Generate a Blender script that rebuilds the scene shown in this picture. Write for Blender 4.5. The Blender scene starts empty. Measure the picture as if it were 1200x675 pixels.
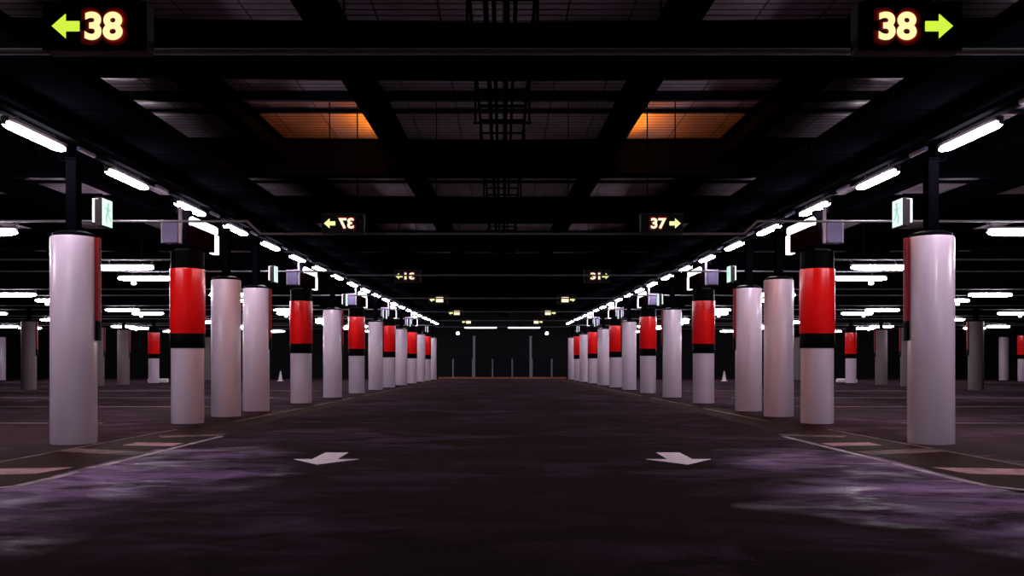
import bpy, math, random
from mathutils import Vector, Matrix
random.seed(7)
scene = bpy.context.scene
COL = scene.collection
PI = math.pi
CAM_Z = 1.24
F = 1100.0
TOE = 0.0215                      # each half of the hall leans in a little towards the axis

# ------------------------------------------------------------------ mesh helper
class MB:
    def __init__(self):
        self.v = []; self.f = []; self.sm = []; self.mi = []
    def add(self, vs, fs, smooth=False, mi=0):
        o = len(self.v); self.v += [tuple(p) for p in vs]
        for f in fs:
            self.f.append(tuple(o + i for i in f)); self.sm.append(smooth); self.mi.append(mi)
        return self
    def box(self, x0, x1, y0, y1, z0, z1, mi=0, bev=0.0):
        if bev > 0:
            b = min(bev, (x1-x0)/2.1, (y1-y0)/2.1, (z1-z0)/2.1)
            # chamfered box built as stacked rings
            rings = []
            for z, i in ((z0, b), (z0+b, 0), (z1-b, 0), (z1, b)):
                c = b
                rings.append([(x0+i+c*(i == 0), y0+i, z), (x1-i-c*(i == 0), y0+i, z), (x1-i, y0+i+c*(i == 0), z), (x1-i, y1-i-c*(i == 0), z),
                              (x1-i-c*(i == 0), y1-i, z), (x0+i+c*(i == 0), y1-i, z), (x0+i, y1-i-c*(i == 0), z), (x0+i, y0+i+c*(i == 0), z)])
            return self.loft(rings, True, mi)
        vs = [(x0,y0,z0),(x1,y0,z0),(x1,y1,z0),(x0,y1,z0),(x0,y0,z1),(x1,y0,z1),(x1,y1,z1),(x0,y1,z1)]
        return self.add(vs, [(3,2,1,0),(4,5,6,7),(0,1,5,4),(1,2,6,5),(2,3,7,6),(3,0,4,7)], False, mi)
    def loft(self, rings, cap=True, mi=0, smooth=False):
        n = len(rings[0]); vs = [p for r in rings for p in r]; fs = []
        for k in range(len(rings)-1):
            for i in range(n):
                j = (i+1) % n
                fs.append((k*n+i, k*n+j, (k+1)*n+j, (k+1)*n+i))
        self.add(vs, fs, smooth, mi)
        if cap:
            o = len(self.v) - len(vs)
            self.f.append(tuple(o+i for i in reversed(range(n)))); self.sm.append(False); self.mi.append(mi)
            o2 = o + (len(rings)-1)*n
            self.f.append(tuple(o2+i for i in range(n))); self.sm.append(False); self.mi.append(mi)
        return self
    def cyl(self, cx, cy, z0, z1, r, n=32, mi=0, r2=None):
        r2 = r if r2 is None else r2
        ring = lambda z, q: [(cx+q*math.cos(2*PI*i/n), cy+q*math.sin(2*PI*i/n), z) for i in range(n)]
        return self.loft([ring(z0, r), ring(z1, r2)], True, mi, True)
    def lathe(self, prof, n=40, mi=0, cx=0, cy=0):
        rings = [[(cx+r*math.cos(2*PI*i/n), cy+r*math.sin(2*PI*i/n), z) for i in range(n)] for r, z in prof]
        return self.loft(rings, True, mi, True)
    def tube(self, pts, r, n=10, mi=0):
        pts = [Vector(p) for p in pts]; rings = []
        for k, p in enumerate(pts):
            if k == 0: d = pts[1]-p
            elif k == len(pts)-1: d = p-pts[k-1]
            else: d = (pts[k+1]-p).normalized() + (p-pts[k-1]).normalized()
            d.normalize()
            up = Vector((0,0,1)) if abs(d.z) < .95 else Vector((0,1,0))
            a = d.cross(up).normalized(); b = a.cross(d).normalized()
            rings.append([tuple(p + r*(a*math.cos(2*PI*i/n) + b*math.sin(2*PI*i/n))) for i in range(n)])
        return self.loft(rings, True, mi, True)
    def prism(self, poly, h0, h1, plane='xy', mi=0):
        def P(u, w, h):
            return (u, w, h) if plane == 'xy' else ((u, h, w) if plane == 'xz' else (h, u, w))
        n = len(poly)
        vs = [P(u, w, h0) for u, w in poly] + [P(u, w, h1) for u, w in poly]
        fs = [tuple(reversed(range(n))), tuple(range(n, 2*n))] + [(i, (i+1) % n, n+(i+1) % n, n+i) for i in range(n)]
        return self.add(vs, fs, False, mi)
    def ibeam(self, y0, y1, x, w, z0, z1, t=.03):      # runs along y
        self.box(x-w/2, x+w/2, y0, y1, z0, z0+t); self.box(x-w/2, x+w/2, y0, y1, z1-t, z1)
        return self.box(x-t/2, x+t/2, y0, y1, z0+t, z1-t)
    def mirror(self):
        self.v = [(-x, y, z) for x, y, z in self.v]; self.f = [tuple(reversed(f)) for f in self.f]
        return self
    def mesh(self, name, *mats):
        me = bpy.data.meshes.new(name); me.from_pydata(self.v, [], self.f)
        for m in mats: me.materials.append(m)
        for p, s, k in zip(me.polygons, self.sm, self.mi):
            p.use_smooth = s; p.material_index = k
        import bmesh
        b = bmesh.new(); b.from_mesh(me); bmesh.ops.recalc_face_normals(b, faces=b.faces); b.to_mesh(me); b.free()
        if any(self.sm):
            me.set_sharp_from_angle(angle=math.radians(42))
        me.update()
        return me

def link(name, me, parent=None, loc=(0,0,0), rotz=0.0):
    o = bpy.data.objects.new(name, me); COL.objects.link(o)
    o.location = loc; o.rotation_euler = (0, 0, rotz)
    if parent is not None: o.parent = parent
    return o
def tag(o, label, cat, group=None, kind=None):
    o['label'] = label; o['category'] = cat
    if group: o['group'] = group
    if kind: o['kind'] = kind
    return o
def thing(name, label, cat, loc, rotz=0.0, group=None, kind=None):
    o = bpy.data.objects.new(name, None); COL.objects.link(o)
    o.empty_display_size = .2
    o.location = loc; o.rotation_euler = (0, 0, rotz)
    return tag(o, label, cat, group, kind)
def struct(name, me, loc=(0,0,0)):
    o = link(name, me, None, loc); o['kind'] = 'structure'; return o
ORD = ['first','second','third','fourth','fifth','sixth','seventh','eighth','ninth','tenth','eleventh','twelfth','thirteenth',
       'fourteenth','fifteenth','sixteenth','seventeenth','eighteenth','nineteenth','twentieth','twenty-first','twenty-second','twenty-third','twenty-fourth','twenty-fifth','twenty-sixth']
SIDE = {1: 'right', -1: 'left'}

# ------------------------------------------------------------------ materials
def new_mat(name):
    m = bpy.data.materials.new(name); m.use_nodes = True
    nt = m.node_tree; b = nt.nodes['Principled BSDF']
    return m, nt, b
def mat(name, col, rough=.5, metal=0, spec=.5, var=.12, scale=6, bump=0.0, coat=0.0, stretch=(1,1,1)):
    m, nt, b = new_mat(name); N = nt.nodes.new; L = nt.links.new
    tc = N('ShaderNodeTexCoord'); mp = N('ShaderNodeMapping'); mp.inputs['Scale'].default_value = stretch
    ns = N('ShaderNodeTexNoise'); ns.inputs['Scale'].default_value = scale; ns.inputs['Detail'].default_value = 5
    L(tc.outputs['Object'], mp.inputs['Vector']); L(mp.outputs[0], ns.inputs['Vector'])
    mx = N('ShaderNodeMix'); mx.data_type = 'RGBA'
    mx.inputs['A'].default_value = (*[c*(1-var) for c in col], 1); mx.inputs['B'].default_value = (*[min(1, c*(1+var)) for c in col], 1)
    L(ns.outputs['Fac'], mx.inputs['Factor']); L(mx.outputs['Result'], b.inputs['Base Color'])
    b.inputs['Roughness'].default_value = rough; b.inputs['Metallic'].default_value = metal
    b.inputs['Specular IOR Level'].default_value = spec
    b.inputs['Coat Weight'].default_value = coat; b.inputs['Coat Roughness'].default_value = .12
    if bump:
        bp = N('ShaderNodeBump'); bp.inputs['Strength'].default_value = bump; bp.inputs['Distance'].default_value = .01
        L(ns.outputs['Fac'], bp.inputs['Height']); L(bp.outputs[0], b.inputs['Normal'])
    return m
def emit(name, col, strength, base=(.8,.8,.8)):
    m, nt, b = new_mat(name)
    b.inputs['Base Color'].default_value = (*base, 1)
    b.inputs['Emission Color'].default_value = (*col, 1); b.inputs['Emission Strength'].default_value = strength
    b.inputs['Roughness'].default_value = .4
    return m
def floor_mat():
    m, nt, b = new_mat('worn_asphalt'); N = nt.nodes.new; L = nt.links.new
    tc = N('ShaderNodeTexCoord')
    def noise(sc, scale, det=4, dist=0.0, loc=(0,0,0)):
        mp = N('ShaderNodeMapping'); mp.inputs['Scale'].default_value = sc; mp.inputs['Location'].default_value = loc
        L(tc.outputs['Object'], mp.inputs['Vector'])
        n = N('ShaderNodeTexNoise'); n.inputs['Scale'].default_value = scale; n.inputs['Detail'].default_value = det
        n.inputs['Distortion'].default_value = dist; n.inputs['Roughness'].default_value = .6
        L(mp.outputs[0], n.inputs['Vector']); return n
    def ramp(src, p0, p1, c0, c1):
        r = N('ShaderNodeValToRGB'); e = r.color_ramp.elements
        e[0].position = p0; e[1].position = p1; e[0].color = (*c0, 1); e[1].color = (*c1, 1)
        L(src, r.inputs[0]); return r
    big = noise((1, 1, 1), .35, 4, .4)
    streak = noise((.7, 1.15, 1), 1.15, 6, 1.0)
    patch = noise((.8, 1, 1), .38, 2, .4, (11, 4, 0))
    fine = noise((1, 1, 1), 30, 3)
    rub = noise((.7, 1.3, 1), 1.6, 8, .7, (3, 9, 0))
    c1 = ramp(big.outputs['Fac'], .35, .7, (.0320, .0205, .0205), (.0440, .0285, .0345))
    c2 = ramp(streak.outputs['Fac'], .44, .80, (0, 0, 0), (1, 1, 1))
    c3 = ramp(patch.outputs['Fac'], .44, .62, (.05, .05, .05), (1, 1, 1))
    # violet lamp sheen painted into the colour over the streaks, one area each side
    sp = N('ShaderNodeSeparateXYZ'); L(tc.outputs['Object'], sp.inputs[0])
    def mth(op, a_, b_=None, v=None):
        q = N('ShaderNodeMath'); q.operation = op; L(a_, q.inputs[0])
        if b_ is not None: L(b_, q.inputs[1])
        if v is not None: q.inputs[1].default_value = v
        return q.outputs[0]
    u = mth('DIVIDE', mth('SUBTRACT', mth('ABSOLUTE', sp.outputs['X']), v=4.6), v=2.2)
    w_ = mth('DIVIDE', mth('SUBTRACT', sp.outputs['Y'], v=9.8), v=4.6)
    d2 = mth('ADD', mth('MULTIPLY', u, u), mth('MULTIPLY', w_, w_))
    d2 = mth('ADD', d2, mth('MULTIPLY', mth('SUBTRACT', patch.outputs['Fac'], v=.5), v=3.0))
    worn = ramp(d2, .15, 1.0, (1, 1, 1), (0, 0, 0))  # mask bounding the two painted sheen areas
    c2b = ramp(streak.outputs['Fac'], .34, .66, (0, 0, 0), (1, 1, 1))
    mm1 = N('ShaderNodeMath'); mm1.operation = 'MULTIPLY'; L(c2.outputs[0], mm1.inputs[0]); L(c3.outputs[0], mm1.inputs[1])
    mm2 = N('ShaderNodeMath'); mm2.operation = 'MULTIPLY'; L(c2b.outputs[0], mm2.inputs[0]); L(worn.outputs[0], mm2.inputs[1])  # worn: mask of the painted sheen areas
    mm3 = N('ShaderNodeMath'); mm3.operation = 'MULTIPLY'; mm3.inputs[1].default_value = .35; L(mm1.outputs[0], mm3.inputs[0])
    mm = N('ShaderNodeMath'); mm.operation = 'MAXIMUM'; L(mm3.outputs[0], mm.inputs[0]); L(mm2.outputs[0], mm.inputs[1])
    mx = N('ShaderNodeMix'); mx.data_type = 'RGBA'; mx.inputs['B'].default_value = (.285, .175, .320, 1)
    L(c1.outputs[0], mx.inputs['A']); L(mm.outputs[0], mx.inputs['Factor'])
    mu = N('ShaderNodeMix'); mu.data_type = 'RGBA'; mu.blend_type = 'MULTIPLY'; mu.inputs['Factor'].default_value = .6
    f2 = ramp(fine.outputs['Fac'], .3, .7, (.5, .5, .5), (1, 1, 1))
    L(mx.outputs['Result'], mu.inputs['A']); L(f2.outputs[0], mu.inputs['B'])
    L(mu.outputs['Result'], b.inputs['Base Color'])
    r = ramp(rub.outputs['Fac'], .42, .62, (.60, .60, .60), (.34, .34, .34)); L(r.outputs[0], b.inputs['Roughness'])
    g0 = ramp(rub.outputs['Fac'], .50, .68, (0, 0, 0), (1, 1, 1))
    gm = N('ShaderNodeMath'); gm.operation = 'MULTIPLY'; L(g0.outputs[0], gm.inputs[0]); L(worn.outputs[0], gm.inputs[1])  # worn: same mask of the painted sheen areas
    gs = N('ShaderNodeMath'); gs.operation = 'MULTIPLY_ADD'; gs.inputs[1].default_value = .006; gs.inputs[2].default_value = 0.0; b.inputs['Specular Tint'].default_value = (.75, .5, 1.0, 1)
    L(gm.outputs[0], gs.inputs[0]); L(gs.outputs[0], b.inputs['Specular IOR Level'])
    bp = N('ShaderNodeBump'); bp.inputs['Strength'].default_value = .35; bp.inputs['Distance'].default_value = .012
    ad = N('ShaderNodeMath'); ad.operation = 'ADD'
    L(streak.outputs['Fac'], ad.inputs[0]); L(fine.outputs['Fac'], ad.inputs[1]); L(ad.outputs[0], bp.inputs['Height'])
    L(bp.outputs[0], b.inputs['Normal'])
    return m
def ceiling_mat():
    m, nt, b = new_mat('ribbed_roof_sheet'); N = nt.nodes.new; L = nt.links.new
    tc = N('ShaderNodeTexCoord'); sp = N('ShaderNodeSeparateXYZ'); L(tc.outputs['Object'], sp.inputs[0])
    def lines(src, period, width):
        d = N('ShaderNodeMath'); d.operation = 'DIVIDE'; d.inputs[1].default_value = period; L(src, d.inputs[0])
        fr = N('ShaderNodeMath'); fr.operation = 'FRACT'; L(d.outputs[0], fr.inputs[0])
        lt = N('ShaderNodeMath'); lt.operation = 'LESS_THAN'; lt.inputs[1].default_value = width/period; L(fr.outputs[0], lt.inputs[0])
        return lt.outputs[0]
    a = lines(sp.outputs['Y'], .21, .05); c = lines(sp.outputs['X'], .87, .03)
    mx = N('ShaderNodeMath'); mx.operation = 'MAXIMUM'; L(a, mx.inputs[0]); L(c, mx.inputs[1])
    ns = N('ShaderNodeTexNoise'); ns.inputs['Scale'].default_value = .8; ns.inputs['Detail'].default_value = 6
    L(tc.outputs['Object'], ns.inputs['Vector'])
    r = N('ShaderNodeValToRGB'); e = r.color_ramp.elements; e[0].position = .3; e[1].position = .75
    e[0].color = (.27, .21, .235, 1); e[1].color = (.66, .54, .63, 1); L(ns.outputs['Fac'], r.inputs[0])
    dk = N('ShaderNodeMix'); dk.data_type = 'RGBA'; dk.inputs['B'].default_value = (.05, .042, .045, 1)
    L(mx.outputs[0], dk.inputs['Factor']); L(r.outputs[0], dk.inputs['A']); L(dk.outputs['Result'], b.inputs['Base Color'])
    b.inputs['Roughness'].default_value = .38
    bp = N('ShaderNodeBump'); bp.inputs['Strength'].default_value = .5; bp.inputs['Distance'].default_value = .02; bp.invert = True
    L(mx.outputs[0], bp.inputs['Height']); L(bp.outputs[0], b.inputs['Normal'])
    return m
def paint_mat(name, col, worn, amount=.5, scale=5.0):
    """road paint scuffed down to the asphalt in patches"""
    m, nt, b = new_mat(name); N = nt.nodes.new; L = nt.links.new
    tc = N('ShaderNodeTexCoord'); ns = N('ShaderNodeTexNoise'); ns.inputs['Scale'].default_value = scale; ns.inputs['Detail'].default_value = 7
    ns.inputs['Roughness'].default_value = .7
    L(tc.outputs['Object'], ns.inputs['Vector'])
    r = N('ShaderNodeValToRGB'); e = r.color_ramp.elements; e[0].position = amount-.14; e[1].position = amount+.14
    e[0].color = (*worn, 1); e[1].color = (*col, 1); L(ns.outputs['Fac'], r.inputs[0]); L(r.outputs[0], b.inputs['Base Color'])
    b.inputs['Roughness'].default_value = .7; b.inputs['Specular IOR Level'].default_value = .006
    return m

LAMP_COL = (1.0, .88, 1.0)
M = {}
M['floor'] = floor_mat(); M['ceiling'] = ceiling_mat()
M['wall'] = mat('dark_wall_paint', (.004, .004, .0055), .8, spec=.2, var=.4, scale=1.2)
M['white'] = mat('white_gloss_paint', (.56, .455, .545), .33, var=.06, scale=3, coat=.25, stretch=(1, 1, .25))
M['red'] = mat('red_gloss_paint', (.92, .006, .006), .28, var=.10, scale=3, coat=.5, stretch=(1, 1, .3))
M['red_shaded'] = mat('shaded_red_panel_paint', (.20, .003, .006), .5, spec=.15, var=.15)  # wrap red darkened in the colour to stand for the aisle-side shade
M['grey'] = mat('grey_brown_column_paint', (.14, .108, .116), .5, spec=.2, var=.12, scale=3)
M['pipe_brightened'] = mat('brightened_galvanised_pipe', (.80, .78, .74), .5, var=.15, scale=2)  # galvanised pipe paled in the colour to make up for scarce lamp light
M['black'] = mat('black_gloss_paint', (.0015, .0015, .002), .5, spec=.02, var=.2)
M['steel'] = mat('black_painted_steel', (.0016, .0016, .0028), .6, spec=0, var=.3, scale=4)
M['purlin'] = mat('dark_blue_grey_steel', (.004, .0045, .009), .4, spec=.1, var=.25, scale=3)
M['galv'] = mat('galvanised_pipe', (.10, .10, .105), .5, metal=.1, var=.15, scale=8)
M['tray'] = mat('dull_tray_steel', (.0035, .0035, .0045), .5, spec=0.0, var=.25, scale=5)
M['housing'] = mat('grey_lamp_housing', (.02, .018, .022), .5, spec=.2, var=.1)
M['lens'] = emit('lit_lamp_lens', LAMP_COL, 62.0)
M['lens_far'] = emit('lit_far_lamp_lens', LAMP_COL, 3.0)
M['case'] = mat('black_sign_case', (.003, .0028, .0028), .5, spec=.15, var=.2)
M['case_edge'] = mat('dark_sign_frame', (.014, .011, .011), .5, spec=.25, var=.2)
M['digit'] = emit('amber_white_leds', (1.0, .80, .36), 1.25, (.1,.1,.1))
M['digit_far'] = emit('warm_white_leds', (1.0, .76, .50), 1.4, (.1,.1,.1))
M['halo'] = emit('red_bloom_glow', (.16, .002, .002), 1.0, (.05,.01,.01))  # emissive red outline standing in for lens bloom around the digits
M['halo_dim'] = emit('dim_red_bloom_glow', (.030, .0008, .0008), 1.0, (.03,.005,.005))
M['arrow'] = emit('yellow_green_leds', (.66, .92, .06), 1.0, (.1,.1,.1))
M['arrow_far'] = emit('pale_yellow_leds', (.92, .95, .35), 1.1, (.1,.1,.1))
M['exit'] = emit('mint_lit_panel', (.68, 1.0, .91), 1.0)
M['exit_green'] = emit('green_pictogram', (.16, .62, .46), .8)
M['exit_rim'] = emit('lit_sign_rim', (.92, .86, .94), .8)
M['maroon'] = mat('dark_maroon_panel', (.006, .0012, .0015), .6, spec=0.0, var=.3)
M['lit_white'] = emit('lit_white_strip', (1.0, .96, 1.0), 1.8)
M['lilac'] = mat('lilac_grey_metal', (.13, .105, .22), .45, var=.1)
M['pale'] = mat('pale_bracket_metal', (.36, .31, .40), .4, var=.08)
M['paint_white'] = paint_mat('worn_white_road_paint', (.92, .76, .80), (.66, .54, .57), .38, 6)
M['paint_line'] = paint_mat('worn_edge_line_paint', (.16, .11, .10), (.03, .02, .02), .48, 3)
M['paint_edge'] = paint_mat('worn_white_line_paint', (.46, .36, .36), (.10, .07, .07), .50, 1.6)
M['paint_pink'] = paint_mat('worn_pinkish_stripe_paint', (.33, .18, .19), (.12, .06, .065), .42, 3)
M['paint_bay'] = paint_mat('worn_bay_line_paint', (.27, .18, .185), (.09, .06, .065), .42, 1.2)
M['tar'] = paint_mat('dark_red_brown_coating', (.026, .0100, .0070), (.013, .0055, .0045), .5, 2)
M['kerb'] = paint_mat('faded_orange_kerb_paint', (.36, .13, .07), (.20, .08, .055), .5, 1.2)
M['fence'] = mat('grey_fence_steel', (.16, .165, .19), .5, var=.15)
M['orange'] = emit('orange_lamp_tube', (1.0, .26, .008), 330.0)
M['cone'] = mat('pale_cone_plastic', (.55, .5, .5), .5)
M['block'] = mat('white_concrete_paint', (.8, .76, .76), .6)

# ------------------------------------------------------------------ setting
Y0, Y1, XW, ZC = -9.0, 82.0, 42.0, 6.0
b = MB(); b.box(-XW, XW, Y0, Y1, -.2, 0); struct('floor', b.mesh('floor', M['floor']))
b = MB(); b.box(-XW, XW, Y0, Y1, ZC, ZC+.15); struct('ceiling', b.mesh('ceiling', M['ceiling']))
b = MB(); b.box(-XW-.3, XW+.3, Y1, Y1+.3, -.2, ZC+.15); struct('wall_back', b.mesh('wall_back', M['wall']))
b = MB(); b.box(-XW-.3, -XW, Y0, Y1, -.2, ZC+.15); struct('wall_left', b.mesh('wall_left', M['wall']))
b = MB(); b.box(XW, XW+.3, Y0, Y1, -.2, ZC+.15); struct('wall_right', b.mesh('wall_right', M['wall']))
b = MB(); b.box(-XW-.3, XW+.3, Y0-.3, Y0, -.2, ZC+.15); struct('wall_front', b.mesh('wall_front', M['wall']))
BEAM_BOT = ZC - .735; GIRDER_BOT = ZC - .42
DA, BAY = 13.25, 6.85
GIRDERS = (2.60, 5.20, 7.80, 10.40, 13.0, 15.6, 18.2, 20.8, 23.4, 26.0, 29.0, 32.0, 35.0)
for k in range(-2, 10):                                  # deep cross beams, a shallow V in plan
    D = DA + BAY*k; b = MB()
    for s in (1, -1):
        q = lambda x, y, z: (s*x, y - .03*x, z)
        for (w, z0, z1) in ((.15, BEAM_BOT, BEAM_BOT+.035), (.15, ZC-.035, ZC), (.02, BEAM_BOT+.035, ZC-.035)):
            vs = [q(x, D+dy, z) for z in (z0, z1) for x, dy in ((0, -w), (40, -w), (40, w), (0, w))]
            b.add(vs, [(3,2,1,0),(4,5,6,7),(0,1,5,4),(1,2,6,5),(2,3,7,6),(3,0,4,7)])
    struct('ceiling_beam', b.mesh('ceiling_beam', M['steel']))
for s in (1, -1):                                        # girders along the hall
    for x0 in GIRDERS:
        b = MB()
        b.ibeam(-5, 77, 0, .36, GIRDER_BOT, ZC-.002, .03)
        me = b.mesh('ceiling_girder', M['steel'])
        o = struct('ceiling_girder', me, (s*x0, 0, 0)); o.rotation_euler.z = s*TOE
for k in range(-1, 5):                                   # light purlins between the beams
    for off, ph in ((3.15, .16), (4.3, .06)):
        b = MB(); D = DA + BAY*k + off
        b.box(-39, 39, D-.02, D+.02, ZC-ph, ZC-.001); b.box(-39, 39, D-.06, D+.06, ZC-ph-.015, ZC-ph)
        struct('ceiling_purlin', b.mesh('ceiling_purlin', M['purlin']))

def rod_top(x, y):
    for k in range(-2, 10):
        if abs(x) < 40 and abs(DA + BAY*k - .03*abs(x) - y) < .22: return BEAM_BOT - .002
    for x0 in GIRDERS:
        if abs(x0 - TOE*y - abs(x)) < .22: return GIRDER_BOT - .002
    for k in range(-1, 5):
        for off, ph in ((3.15, .16), (4.3, .06)):
            if abs(DA + BAY*k + off - y) < .1: return ZC - ph - .018
    return ZC - .003
ROD = {}
def rod(t, x, y, z0, w=.008, m='tray'):
    """one drop rod, its own part of thing t; x, y, z0 in the hall"""
    z1 = rod_top(x, y); key = (round(z1-z0, 3), w, m)
    if key not in ROD:
        q = MB(); q.cyl(0, 0, 0, z1-z0, w, 8); q.cyl(0, 0, 0, .03, w*1.8, 8); ROD[key] = q.mesh('drop_rod', M[m])
    v = Matrix.Rotation(-t.rotation_euler.z, 3, 'Z') @ (Vector((x, y, z0)) - t.location)
    return link('drop_rod', ROD[key], t, v)

# ------------------------------------------------------------------ columns
R = .34; H = 3.2
def arc_shell(mb, a0, a1, r, t, z0, z1, n=24, mi=0):
    outer = [(r*math.cos(a0+(a1-a0)*i/n), r*math.sin(a0+(a1-a0)*i/n)) for i in range(n+1)]
    inner = [((r-t)*math.cos(a0+(a1-a0)*i/n), (r-t)*math.sin(a0+(a1-a0)*i/n)) for i in reversed(range(n+1))]
    poly = outer + inner; m_ = len(poly)
    vs = [(x, y, z0) for x, y in poly] + [(x, y, z1) for x, y in poly]
    fs = [(i, (i+1) % m_, m_+(i+1) % m_, m_+i) for i in range(m_)]
    for i in range(n):
        k0, k1, q0, q1 = i, i+1, 2*n+1-i, 2*n-i
        fs += [(k1, k0, q0, q1), (m_+k0, m_+k1, m_+q1, m_+q0)]
    return mb.add(vs, fs, True, mi)
ME = {}
ME['sleeve_full'] = MB().lathe([(R-.005, .0), (R, .012), (R, H-.02), (R-.012, H)], 56).mesh('white_sleeve', M['white'])
ME['sleeve_low'] = MB().lathe([(R-.015, .0), (R-.01, .012), (R-.01, 1.56)], 56).mesh('white_sleeve', M['white'])
ME['band'] = MB().lathe([(R+.005, 1.56), (R+.012, 1.57), (R+.012, 1.85), (R+.005, 1.86)], 56).mesh('black_band', M['black'])
ME['wrap'] = MB().lathe([(R+.008, 1.86), (R+.015, 1.87), (R+.015, H-.01), (R+.005, H)], 56).mesh('red_wrap', M['red'])
ME['collar'] = MB().lathe([(R-.03, H), (R-.03, H+.05), (R-.14, H+.09)], 40).mesh('collar', M['black'])
ME['cap'] = MB().lathe([(R-.005, H), (R-.005, H+.36), (R-.12, H+.42)], 40).mesh('upper_casing', M['black'])
b = MB(); b.ibeam(0, 1, 0, .16, -.10, .10, .02)
b.v = [(x, z, H+.08+y*(4.40-H-.08)) for x, y, z in b.v]
ME['post'] = b.mesh('steel_post', M['steel'])
for s in (1, -1):
    b = MB(); b.box(-.09, .09, -.12, .12, 4.40, 4.42); b.box(.20, .24, -.03, .03, 4.38, 4.68); b.box(.0, .24, -.03, .03, 4.375, 4.40)
    if s == -1: b.mirror()
    ME['plate', s] = b.mesh('head_plate', M['steel'])
for s in (1, -1):
    a0, a1 = math.radians(80), math.radians(184)
    if s == -1: a0, a1 = PI-a1, PI-a0
    ME['half_red', s] = arc_shell(MB(), a0, a1, R+.055, .05, 1.9, H).mesh('red_panel', M['red_shaded'])
    ME['half_black', s] = arc_shell(MB(), a0, a1, R+.055, .05, 1.6, 1.9).mesh('black_panel', M['black'])

ME['sleeve_grey'] = MB().lathe([(R-.005, .0), (R, .012), (R, H-.02), (R-.012, H)], 56).mesh('grey_sleeve', M['grey'])
def column(x, y, kind, label, group, s, halfred=False, grey=False):
    t = thing('concrete_column', label, 'column', (x, y, 0), 0, group, 'thing')
    if kind == 'w':
        link('grey_sleeve' if grey else 'white_sleeve', ME['sleeve_grey' if grey else 'sleeve_full'], t); link('collar', ME['collar'], t)
        if halfred:
            link('red_panel', ME['half_red', s], t)['label'] = 'red panel on the aisle side'
            link('black_panel', ME['half_black', s], t)['label'] = 'black strip below the red panel'
    else:
        link('white_sleeve', ME['sleeve_low'], t); link('black_band', ME['band'], t)['label'] = 'black band below the red'
        link('red_wrap', ME['wrap'], t)['label'] = 'glossy red upper casing'; link('upper_casing', ME['cap'], t)
    link('steel_post', ME['post'], t); link('head_plate', ME['plate', s], t)
    return t

# exit sign meshes (built for the right hand row, face turned to the aisle = -x)
def exit_meshes(s):
    out = {}
    c = MB(); c.box(-.05, .05, -.19, .19, -.22, .22, bev=.008)
    out['case'] = c
    p = MB(); p.box(-.056, -.05, -.175, .175, -.205, .205); out['face'] = p
    g = MB()
    def poly(pts): g.prism(pts, -.0605, -.0563, 'yz')
    K = lambda cx, cz, r, n=14: [(cx+r*math.cos(2*PI*i/n), cz+r*math.sin(2*PI*i/n)) for i in range(n)]
    poly(K(.02, .135, .034))
    poly([(-.02,.10),(.05,.095),(.045,.0),(-.035,.0)])
    poly([(-.035,.005),(.01,.005),(-.03,-.07),(.0,-.16),(-.035,-.165),(-.075,-.07)])
    poly([(.0,.005),(.045,.005),(.085,-.06),(.14,-.09),(.125,-.12),(.06,-.09)])
    poly([(.045,.09),(.05,.06),(.11,.03),(.125,.05)]); poly([(-.02,.10),(-.03,.07),(-.10,.04),(-.11,.06)])
    out['pictogram'] = g
    r = MB(); r.box(.058, .085, -.212, -.185, -.17, .19); r.box(.0, .085, -.202, -.196, .19, .196); out['rim'] = r
    d = MB(); d.tube([(.03, 0, .21), (.03, 0, .30), (.44, 0, .30)], .014); out['arm'] = d
    mats = {'case': 'case_edge', 'face': 'exit', 'pictogram': 'exit_green', 'rim': 'exit_rim', 'arm': 'steel'}
    names = {'case': 'sign_case', 'face': 'lit_face', 'pictogram': 'running_man', 'rim': 'end_strip', 'arm': 'bracket_arm'}
    if s == -1:
        for k in out: out[k].mirror()
    return [(names[k], out[k].mesh(names[k], M[mats[k]])) for k in out]
EXIT = {s: exit_meshes(s) for s in (1, -1)}
def zone_meshes(s):
    """long dark box sign along the row over a red column, lit on its upper edge and far end"""
    out = []
    c = MB(); c.box(-.12, -.005, -.02, 1.38, -.40, -.005, bev=.006); out.append(('sign_box', c, 'maroon'))
    r = MB(); r.box(-.13, .0, .08, 1.62, 0, .19, bev=.04); r.box(-.13, -.0, 1.39, 1.66, -.42, 0, bev=.01); out.append(('lit_edge', r, 'lit_white'))
    e = MB(); e.box(.06, .38, -.34, -.06, -.40, .06, bev=.012); out.append(('control_box', e, 'lilac'))
    k = MB(); k.box(.005, .06, -.30, -.25, -.40, .34); k.box(.38, .415, -.30, -.25, -.40, .07); out.append(('hanger_strap', k, 'pale'))
    if s == -1:
        for n, q, m in out: q.mirror()
    return [(n, q.mesh(n, M[m])) for n, q, m in out]
ZONE = {s: zone_meshes(s) for s in (1, -1)}

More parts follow.
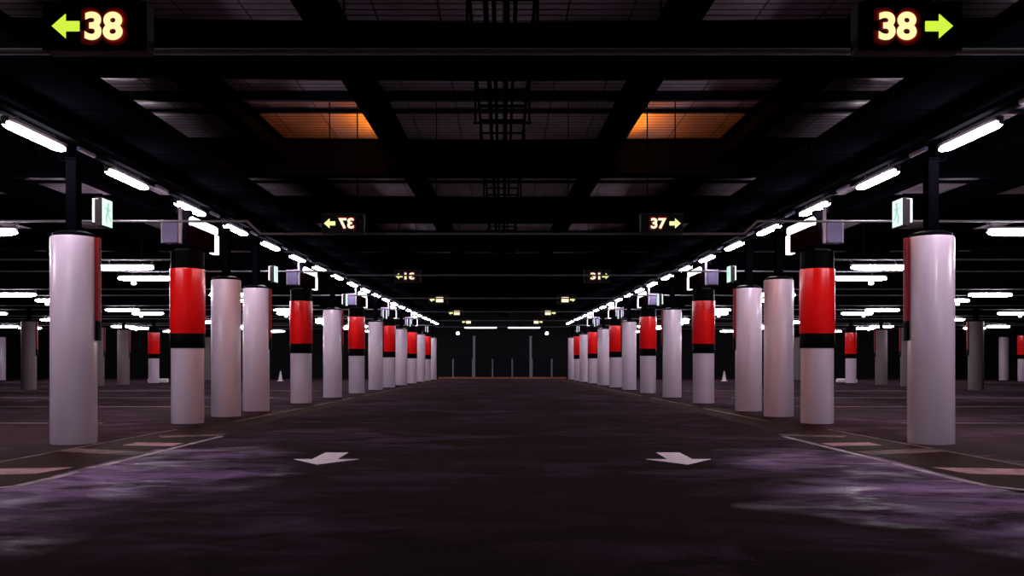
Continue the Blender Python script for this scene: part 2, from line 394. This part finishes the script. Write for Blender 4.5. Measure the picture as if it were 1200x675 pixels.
def rowx(D, off=6.98): return off - TOE*D
row = [(14.6,'w',1),(19.56,'r',0),(22.1,'w',0),(24.6,'w',1),(29.6,'r',0),(34.5,'w',1),(39.5,'r',0),(44.6,'w',1),(49.0,'r',0),
       (54.0,'w',1),(59.0,'r',0),(64.0,'w',1),(68.0,'r',0),(72.5,'w',0)]
for s in (1, -1):
    nw = nr = ne = nz = 0
    for D, kind, ex in row:
        x = s*rowx(D)
        if kind == 'w':
            lab = '%s white full-height round column from the camera, %s side of the aisle' % (ORD[nw], SIDE[s]); nw += 1
            if D == 14.6: lab = 'nearest and largest white round column, beside the hatched island, %s of the aisle' % SIDE[s]
            column(x, D, kind, lab, 'white columns along the aisle', s, ex == 1 and D < 50)
            if ex:
                t = thing('exit_sign', '%s mint-lit escape sign from the camera, above a white column %s of the aisle' % (ORD[ne], SIDE[s]), 'sign',
                          (s*(rowx(D)-.46), D+.02, 3.58), s*.02, 'escape signs above the white columns'); ne += 1
                for n, me in EXIT[s]: link(n, me, t)
        else:
            lab = '%s red-topped column with black band from the camera, %s side of the aisle' % (ORD[nr], SIDE[s]); nr += 1
            column(x, D, kind, lab, 'red-topped columns along the aisle', s)
            if D < 66:
                t = thing('zone_sign', '%s long dark box sign with white lit edge, above red column %s of the aisle' % (ORD[nz], SIDE[s]), 'sign',
                          (s*(rowx(D)-.10), D-.35, 4.07), s*TOE, 'lit-edged box signs above the red columns'); nz += 1
                for n, me in ZONE[s]: link(n, me, t)
    far = [(22.2,44,'w','dim grey column in the next row, standing outward of the nearest white column'),(22.2,51.5,'w','dim grey column mostly hidden behind the nearest white column'),
           (22.2,55,'w','dim grey column in the next row, beside the distant red-topped column'),(22.2,59.8,'r','red-topped column in the next row, seen between the two nearest columns'),
           (22.2,70.5,'w','most distant grey column of the next row, peeping past a red-topped column'),(37.4,70,'w','thin distant white column, outermost row'),(36.6,66,'r','distant red-topped column cut by the frame edge, outermost row')]
    for X, D, kind, lab in far:
        column(s*X, D, kind, lab + ', ' + SIDE[s] + ' side', 'columns of the rows beyond', s, kind == 'w' and X < 30, X < 30)

# ------------------------------------------------------------------ lamps
def lens_loft(L, w, h, tip=.16, n=20):
    rings = []
    for t, q in ((-L/2, .35), (-L/2+.03, .62), (-L/2+tip, 1), (L/2-tip, 1), (L/2-.03, .62), (L/2, .35)):
        rings.append([(q*w/2*math.cos(2*PI*i/n), t, q*h/2*math.sin(2*PI*i/n)) for i in range(n)])
    return MB().loft(rings, True, 0, True)
ME['row_lens'] = lens_loft(1.61, .20, .09).mesh('lens', M['lens'])
b = MB(); b.box(-.055, .055, -.83, .83, .03, .10, bev=.012); ME['row_housing'] = b.mesh('housing', M['housing'])
b = MB(); b.box(-.012, .012, -.012, .012, .098, .172)
ME['row_hanger'] = b.mesh('hanger', M['galv'])
b = MB(); b.box(-.03, .03, -.015, .015, -.02, .08, bev=.008)
ME['row_cap'] = b.mesh('end_cap', M['housing'])
LZ = 4.50; LOFF = 7.02
rowD = [13.54 + 3.15*n for n in range(-2, 21)]
for s in (1, -1):
    for n, D in enumerate(rowD):
        if n < 2: lab = '%s aisle ceiling tube lamp just before the visible %s row' % (ORD[n], SIDE[s])
        elif n == 2: lab = 'nearest and longest-looking white tube lamp of the sloping ceiling row on the %s' % SIDE[s]
        else: lab = '%s white tube lamp from the camera in the receding row on the %s' % (ORD[n-2], SIDE[s])
        t = thing('ceiling_lamp', lab, 'lamp', (s*rowx(D, LOFF), D, LZ), s*TOE, 'tube lamps in the rows along the aisle')
        link('lens', ME['row_lens'], t); link('housing', ME['row_housing'], t); 
        for y in (-.5, .5): link('hanger', ME['row_hanger'], t, (0, y, 0))
        for y in (-.84, .84): link('end_cap', ME['row_cap'], t, (0, y, 0))
    # the tray the row hangs from
    t = thing('cable_tray', 'long dark cable tray carrying the %s row of tube lamps' % SIDE[s], 'cable tray', (s*LOFF, 0, LZ), s*TOE, None)
    b = MB(); b.box(-.15, .15, 2, 80, .172, .18); b.box(-.15, -.14, 2, 80, .18, .24); b.box(.14, .15, 2, 80, .18, .24)
    link('tray', b.mesh('tray', M['tray']), t)
    if s == 1:
        q = MB(); q.box(-.03, .03, -.28, .28, .11, .172, bev=.01); ME['gear'] = q.mesh('gear_box', M['lilac'])
    for D in rowD:                                    # pale gear boxes in the gaps between the lamps
        link('gear_box', ME['gear'], t, (0, D + 1.575, 0))
for s in (1, -1):
    t = thing('light_blocker', 'wide black added light-blocking box under the roof beams over the %s lamp row' % SIDE[s], 'blocker', (s*6.75, 0, 5.02), s*TOE)  # added box that keeps lamp light off the outer ceiling
    b = MB(); b.box(-.85, .85, 1, 78, 0, .22, bev=.01); link('blocker', b.mesh('blocker', M['steel']), t)
    q = MB(); q.box(-.88, .88, -.025, .025, -.02, .232); me = q.mesh('blocker_rib', M['steel'])
    for k in range(26): link('blocker_rib', me, t, (0, 2 + 3.0*k, 0))

# side bay lamps, long axis across the hall
b = lens_loft(1.50, .22, .125); b.v = [(y, x, z) for x, y, z in b.v]; ME['side_lens'] = b.mesh('lens', M['lens'])
b = MB(); b.box(-.77, .77, -.05, .05, .055, .10, bev=.012); ME['side_housing'] = b.mesh('housing', M['housing'])
b = MB(); b.tube([(.35, 0, .088), (.35, 0, .19)], .014); b.tube([(-.62, 0, .06), (-.80, 0, .19)], .014); ME['side_hanger'] = b.mesh('hanger', M['galv'])
b = MB(); b.lathe([(.02, -.05), (.03, -.09), (.07, -.11), (.075, -.16), (.04, -.19)], 16, 0, .32, 0); ME['sensor'] = b.mesh('sensor', M['exit_rim'])
PIPE_Z = 3.83; SZ = 3.63
seriesA = [17.1 + 9.3*k for k in range(6)]; seriesB = [23.4 + 9.3*k for k in range(6)]
sides = [(9.4, 1.5), (10.2, 1.5), (17.0, 1.8), (24.5, 1.9), (32.0, 2.0)]
BAYN = ['first', 'second', 'third', 'fourth']
for s in (1, -1):
    for si, (Ds, nm) in enumerate(((seriesA, 'A'), (seriesB, 'B'))):
        for k, D in enumerate([7.8] + Ds if si == 0 else [14.1] + Ds):
            for bi, X in enumerate((9.45 if si else 10.05 if D > 20 else 9.6, 17.0, 24.5, 32.0)):
                if D < 16 and bi > 0: continue
                px = abs(X-.8)*F/D
                if px > 612 and bi > 0: continue
                sub = 'with a small globe below' if si == 0 else 'without a globe below'
                lab = 'crosswise white tube lamp %s, %s lamp line beside the aisle, %s from the camera, %s side' % (sub, BAYN[bi], ORD[k], SIDE[s])
                if len(lab.split()) > 16:
                    lab = 'crosswise tube lamp %s, %s bay out, %s deep, %s side' % (sub.replace('a small ', '').replace(' below', ''), BAYN[bi], ORD[k], SIDE[s])
                t = thing('bay_lamp', lab, 'lamp', (s*X, D, SZ), 0 if s == 1 else PI, 'crosswise tube lamps over the side bays')
                link('lens', ME['side_lens'], t); link('housing', ME['side_housing'], t); link('hanger', ME['side_hanger'], t)
                if si == 0 and D > 20: link('sensor', ME['sensor'], t)['label'] = 'small lit globe'
# pipes across the hall
for k, D in enumerate([7.1] + seriesA):
    zi = 3.60 if D < 20 else 3.72
    pts = [(-38, D, PIPE_Z), (-4.65, D, PIPE_Z), (-4.4, D, zi), (4.4, D, zi), (4.65, D, PIPE_Z), (38, D, PIPE_Z)]
    if D < 8: pts = [(-38, D, zi), (38, D, zi)]
    t = thing('conduit_pipe', ('nearest grey conduit pipe crossing under the signs reading 38' if k == 0 else '%s thin grey pipe crossing the whole hall, counted from the camera' % ORD[k]), 'pipe', (0, 0, 0), 0, 'pipes crossing the hall')
    b = MB(); b.tube(pts, .026 if D < 8 else .024, 12); link('pipe', b.mesh('pipe', M['pipe_brightened' if D < 8 else 'galv']), t)
    for x in (-11.5, -1.2, 1.2, 11.5): rod(t, x, D, zi if abs(x) < 4.4 or D < 8 else PIPE_Z)
for s in (1, -1):
    for k, D in enumerate(seriesB):
        t = thing('bay_pipe', '%s short grey pipe over the side bays only, %s side' % (ORD[k], SIDE[s]), 'pipe', (s*8.2, D, PIPE_Z), 0, 'pipes over the side bays')
        b = MB(); b.tube([(0, 0, 0), (s*29.8, 0, 0)], .022, 10); link('pipe', b.mesh('pipe', M['galv']), t)
        for x in (9, 15, 21): rod(t, s*x, D, PIPE_Z)

# ladder tray down the middle
t = thing('cable_ladder', 'dark cable ladder hanging along the middle of the ceiling', 'cable tray', (0, 0, 5.0))
for x in (-.345, .345):
    b = MB(); b.box(x-.015, x+.015, 3, 76, 0, .12); link('side_rail', b.mesh('side_rail', M['tray']), t)
b = MB(); b.box(-.33, .33, -.02, .02, .02, .05); ME['rung'] = b.mesh('rung', M['steel'])
for k in range(90): link('rung', ME['rung'], t, (0, 3.3 + .81*k, 0))
for x, r in ((-.18, .03), (-.09, .025), (.05, .03), (.14, .022)):
    b = MB(); b.tube([(x, 3, .052+r), (x, 76, .052+r)], r, 8); link('cable', b.mesh('cable', M['tray']), t)
b = MB(); b.box(-.44, .44, -.02, .02, -.03, -.001); ME['cross'] = b.mesh('cross_bar', M['steel'])
for k in range(21):
    y = 4.4 + 3.4*k
    link('cross_bar', ME['cross'], t, (0, y, 0))
    for x in (-.42, .42): rod(t, x, y, 4.97, .018, 'steel')

# ------------------------------------------------------------------ level signs
def text_mesh(txt, size, offset, extr):
    cu = bpy.data.curves.new('txt', 'FONT'); cu.body = txt; cu.size = size; cu.offset = offset; cu.extrude = extr
    cu.align_x = 'CENTER'; cu.align_y = 'CENTER'; cu.space_character = 1.0
    o = bpy.data.objects.new('txt', cu); COL.objects.link(o)
    bpy.context.view_layer.update()
    me = bpy.data.meshes.new_from_object(o.evaluated_get(bpy.context.evaluated_depsgraph_get()))
    bpy.data.objects.remove(o); bpy.data.curves.remove(cu)
    return me
def place_text(txt, width, height, cx, cz, offset, y0, extr, m, flip=1, pad=0.0):
    me = text_mesh(txt, 1.0, offset, .5)
    xs = [v.co.x for v in me.vertices]; ys = [v.co.y for v in me.vertices]
    x0, x1, q0, q1 = min(xs), max(xs), min(ys), max(ys)
    for v in me.vertices:
        u = ((v.co.x-x0)/(x1-x0)-.5)*width; w = ((v.co.y-q0)/(q1-q0)-.5)*height; d = v.co.z
        v.co = (cx+flip*u, y0-(d+.5)*extr, cz+w)
    if flip == -1: me.flip_normals()
    me.materials.clear(); me.materials.append(m); me.update()
    return me
signs = [(7.0, '38'), (16.9, '37'), (27.0, '31'), (36.9, None), (46.5, None), (56.5, None)]
SW, SH = .76, .36
for s in (1, -1):
    for k, (D, txt) in enumerate(signs):
        X = 2.97 if k == 0 else rowx(D, (3.21, 3.30, 3.31, 3.31, 3.31)[k-1])
        lab = {0: 'large black sign reading 38 in amber with a green arrow pointing %s' % SIDE[s],
               1: 'second sign from the camera, amber 37%s, arrow pointing %s' % (' in mirror writing' if s == -1 else '', SIDE[s]),
               2: 'third sign from the camera, small amber 31%s, arrow pointing %s' % (' in mirror writing' if s == -1 else '', SIDE[s])}.get(k,
               '%s tiny glowing level sign from the camera with arrow pointing %s' % (ORD[k], SIDE[s]))
        t = thing('level_sign', lab, 'sign', (s*X, D-.08, 3.70 if k == 0 else 3.74), 0, 'lit number signs over the aisle')
        b = MB(); b.box(-SW/2, SW/2, -.07, .07, -SH/2, SH/2, bev=.01); link('sign_case', b.mesh('sign_case', M['case']), t)
        b = MB(); fr = .014
        b.box(-SW/2, SW/2, -.082, -.07, -SH/2, -SH/2+fr); b.box(-SW/2, SW/2, -.082, -.07, SH/2-fr, SH/2)
        b.box(-SW/2, -SW/2+fr, -.082, -.07, -SH/2+fr, SH/2-fr); b.box(SW/2-fr, SW/2, -.082, -.07, -SH/2+fr, SH/2-fr)
        link('front_frame', b.mesh('front_frame', M['case_edge']), t)
        for x in (-.25, .25): rod(t, t.location.x + x, t.location.y, t.location.z + SH/2, .01, 'steel')
        flip = 1 if (s == 1 or k == 0) else -1
        cx = (-.09 if s == 1 else .065) if k == 0 else s*-.06
        if txt:
            hl = .205 if k == 0 else .19
            link('digits', place_text(txt, .275, hl, cx, .0, .035, -.080, .004, M['digit'] if k == 0 else M['digit_far'], flip), t)
            link('digit_bloom', place_text(txt, .305, hl+.03, cx, .0, .05, -.0745, .003, M['halo'], flip), t)['label'] = 'painted red bloom around the digits'  # bloom of the digits built as glowing outlines, no part of the sign
            link('digit_outer_bloom', place_text(txt, .345, hl+.07, cx, .0, .075, -.0708, .003, M['halo_dim'], flip), t)['label'] = 'painted dim red outer bloom of the digits'
        else:
            b = MB(); b.box(cx-.14, cx+.14, -.080, -.07, -.10, .10, bev=.01); link('lit_display', b.mesh('lit_display', M['digit_far']), t)
        ax = s*.215 if k == 0 else s*.235
        a = MB(); w = .1
        pts = [(-w, -.036), (.0, -.036), (.0, -.088), (w, 0), (.0, .088), (.0, .036), (-w, .036)]
        pts = [(ax + s*u, q) for u, q in pts]
        a.prism(pts, -.080, -.07, 'xz'); link('arrow', a.mesh('arrow', M['arrow'] if k == 0 else M['arrow_far']), t)['label'] = 'yellow-green lit arrow'

# ------------------------------------------------------------------ floor paint
for s in (1, -1):
    b = MB(); pts = [(2.14,13.05),(2.46,13.05),(2.46,12.15),(2.70,12.15),(2.27,11.5),(1.86,12.15),(2.14,12.15)]
    b.prism([(s*x, y) for x, y in pts], 0.0005, .004); tag(link('floor_arrow', b.mesh('floor_arrow', M['paint_white'])), 'white painted floor arrow pointing towards the camera, %s half of the aisle' % SIDE[s], 'floor marking', 'floor arrows')
    t = thing('hatched_island', 'hatched traffic island painted on the floor by the nearest white column, %s side' % SIDE[s], 'floor marking', (0, 0, 0))
    def flat(name, polys, m, z=.004, lab=None):
        q = MB()
        for P in polys: q.prism([(s*x, y) for x, y in P], .0003, z)
        o = link(name, q.mesh(name, m), t)
        if lab: o['label'] = lab
        return o
    flat('dark_coating', [[(4.95, 9.0), (6.55, 9.0), (6.0, 18.2), (5.05, 16.6)], [(4.95, 9.0), (12, 8.4), (12, 9.4), (6.55, 11.0)]], M['tar'], .0015, 'dark red-brown coating')
    inner = [(4.78, 15.9), (4.84, 12.5), (4.86, 10.2), (4.92, 9.5), (5.15, 9.15), (5.6, 9.02), (7.5, 8.95), (9.5, 8.9)]
    def band(pts, w):
        P = []
        for i in range(len(pts)-1):
            a_, c_ = Vector(pts[i]), Vector(pts[i+1]); d = (c_-a_).normalized(); n = Vector((-d.y, d.x))*w/2
            a_ = a_-d*w*.25; c_ = c_+d*w*.25
            P.append([tuple(a_+n), tuple(c_+n), tuple(c_-n), tuple(a_-n)])
        return P
    flat('inner_line', band(inner, .10), M['paint_edge'], .003)
    flat('outer_line', band([(6.34, 11.0), (6.22, 15.0), (6.12, 17.6)], .07) + band([(6.34, 11.0), (7.6, 10.35), (9.5, 9.7)], .07), M['paint_line'], .0034)
    for P, m in (([(5.25,10.55),(7.1,10.15),(7.6,10.75),(5.12,11.2)], 'paint_pink'), ([(5.0,12.7),(6.25,13.2),(6.22,13.7),(4.95,13.2)], 'paint_line'),
                 ([(4.95,14.1),(5.75,14.2),(5.75,14.75),(4.95,14.6)], 'paint_pink'), ([(4.8,16.1),(5.7,15.7),(5.9,16.1),(4.85,16.5)], 'paint_line')):
        flat('stripe', [P], M[m], .0026)
    # strip and edge line running along the whole row
    b = MB(); b.prism([(s*x, y) for x, y in ((5.05, 17.5), (6.25, 17.5), (4.95, 76), (4.0, 76))], .0003, .0012)
    tag(link('edge_strip', b.mesh('edge_strip', M['tar'])), 'dark reddish strip of floor along the foot of the %s columns' % SIDE[s], 'floor marking')
    q = MB()
    for y0_, y1_ in ((20, 26), (27.5, 34), (36, 52), (54, 74)):
        xa, xb = 6.15-.0225*y0_, 6.15-.0225*y1_
        q.prism([(s*(xa-.05), y0_), (s*(xa+.06), y0_), (s*(xb+.06), y1_), (s*(xb-.05), y1_)], .0014, .003)
    tag(link('edge_line', q.mesh('edge_line', M['paint_line'])), 'broken worn edge line along the foot of the %s columns' % SIDE[s], 'floor marking')
    for k, (D, xa, xb, w) in enumerate(((19.5, 8.3, 13.5, .10), (27.0, 8.3, 19, .14), (34.0, 8.3, 30, .22), (42.5, 8.3, 38, .22))):
        q = MB(); q.prism([(s*xa, D-w/2), (s*xb, D-w/2), (s*xb, D+w/2), (s*xa, D+w/2)], .0003, .003)
        tag(link('bay_line', q.mesh('bay_line', M['paint_bay'])), '%s faint crosswise bay line behind the %s columns, from the camera' % (ORD[k], SIDE[s]), 'floor marking', 'bay lines on the side floors')

# ------------------------------------------------------------------ orange lamps in the roof
for s in (1, -1):
    t = thing('bulkhead_lamp', 'slim orange tube lamp behind the %s roof girder, glowing onto the roof sheets' % SIDE[s], 'lamp', (s*(2.60-TOE*18.3+.016), 18.3, 5.82), s*TOE, 'orange roof lamps')
    b = MB(); b.box(0 if s == 1 else -.03, .03 if s == 1 else 0, -.85, .85, -.03, .03, bev=.006); link('base', b.mesh('base', M['case_edge']), t)
    b = MB(); b.tube([(s*.055, -.80, 0), (s*.055, .80, 0)], .024, 12); link('tube', b.mesh('tube', M['orange']), t)

# ------------------------------------------------------------------ far end
b = MB(); b.box(-5.2, 5.2, 76.3, 76.6, .0, .13, bev=.02)
tag(link('kerb', b.mesh('kerb', M['kerb'])), 'faded orange kerb across the far end of the aisle', 'kerb', None, 'thing')
t = thing('mesh_fence', 'grey mesh fence with low posts across the far end of the aisle', 'fence', (0, 78, 0))
for i in range(6):
    q = MB(); q.box(-.055, .055, -.04, .04, 0, 1.62, bev=.01); q.box(-.09, .09, -.07, .07, 0, .02); link('post', q.mesh('post', M['fence']), t, ((i-2.5)*1.64, 0, 0))
q = MB()
for i in range(54): x = -4.1+i*.1547; q.box(x-.004, x+.004, -.004, .004, .06, 1.56)
for i in range(11): z = .08+i*.147; q.box(-4.1, 4.1, -.004, .004, z-.004, z+.004)
o = link('mesh_panel', q.mesh('mesh_panel', M['steel']), t)
for s in (1, -1):
    q = MB(); q.box(-.09, .09, -.09, .09, 0, 3.45); q.box(-.16, .16, -.16, .16, 0, .03); q.box(-.13, .13, -.13, .13, 3.45, 3.5)
    tag(link('steel_pole', q.mesh('steel_pole', M['fence']), None, (s*2.33, 77.4, 0)), 'tall thin grey pole just before the far fence, %s one of two' % SIDE[s], 'pole', 'poles at the far end')
    t = thing('end_lamp', 'long flat white tube lamp over the far end of the aisle, %s one of two' % SIDE[s], 'lamp', (s*1.78, 77, 4.2), 0, 'tube lamps over the far end')
    q = lens_loft(2.65, .2, .16, .05); q.v = [(y, x, z) for x, y, z in q.v]; link('lens', q.mesh('lens', M['lens_far']), t)
    q = MB(); q.box(-1.3, 1.3, -.07, .07, .07, .13); q.box(-1.0, -.98, -.01, .01, .13, ZC-4.2); q.box(.98, 1.0, -.01, .01, .13, ZC-4.2); link('housing', q.mesh('housing', M['housing']), t)
    t = thing('spot_lamp', 'tiny bright white spot below the far tube lamps, %s one of two' % SIDE[s], 'lamp', (s*3.65, 77, 3.72), 0, 'bright spots at the far end')
    q = MB(); q.lathe([(.05, -.14), (.13, -.10), (.15, 0), (.1, .1), (.03, .14)], 18); link('globe', q.mesh('globe', M['lens_far']), t)
    q = MB(); q.box(-.012, .012, -.012, .012, .13, ZC-3.72); link('drop_rod', q.mesh('drop_rod', M['tray']), t)
    q = MB(); q.box(-.66, .66, -.12, .12, 0, .26, bev=.05)
    tag(link('wheel_stop', q.mesh('wheel_stop', M['block']), None, (s*22.45, 61.2, 0)), 'low white barrier block at the foot of the distant red-topped column, %s side' % SIDE[s], 'barrier', 'low white blocks')
    q = MB(); q.box(-.2, .2, -.2, .2, 0, .04); q.cyl(0, 0, .04, .72, .15, 20, 0, .03)
    tag(link('traffic_cone', q.mesh('traffic_cone', M['cone']), None, (s*15.6, 66, 0)), 'tiny pale cone standing on the dark floor between columns, %s side' % SIDE[s], 'cone', 'distant cones')
    q = MB(); q.cyl(0, 0, 0, .35, .07, 16); q.lathe([(.1, .35), (.14, .42), (.12, .52), (.04, .56)], 16)
    tag(link('bollard', q.mesh('bollard', M['block']), None, (s*25.8, 60, 0)), 'short white bollard beside the nearest white column, far off, %s side' % SIDE[s], 'bollard', 'distant bollards')

# ------------------------------------------------------------------ world, camera, view
w = bpy.data.worlds.new('World'); scene.world = w; w.use_nodes = True
w.node_tree.nodes['Background'].inputs[0].default_value = (0, 0, 0, 1); w.node_tree.nodes['Background'].inputs[1].default_value = 0
cam = bpy.data.cameras.new('camera'); co = bpy.data.objects.new('camera', cam); COL.objects.link(co)
co.location = (0, 0, CAM_Z); co.rotation_euler = (PI/2, 0, 0)
cam.sensor_fit = 'HORIZONTAL'; cam.sensor_width = 36; cam.lens = 36*F/1200
cam.shift_x = (600-588.7)/1200; cam.shift_y = (426-337.5)/1200
cam.clip_start = .05; cam.clip_end = 300
scene.camera = co
vs = scene.view_settings; vs.view_transform = 'Standard'; vs.look = 'None'; vs.gamma = 1; vs.exposure = 0; vs.use_curve_mapping = False
scene.cycles.use_denoising = True
scene.cycles.sample_clamp_indirect = 3.0
scene.cycles.max_bounces = 6
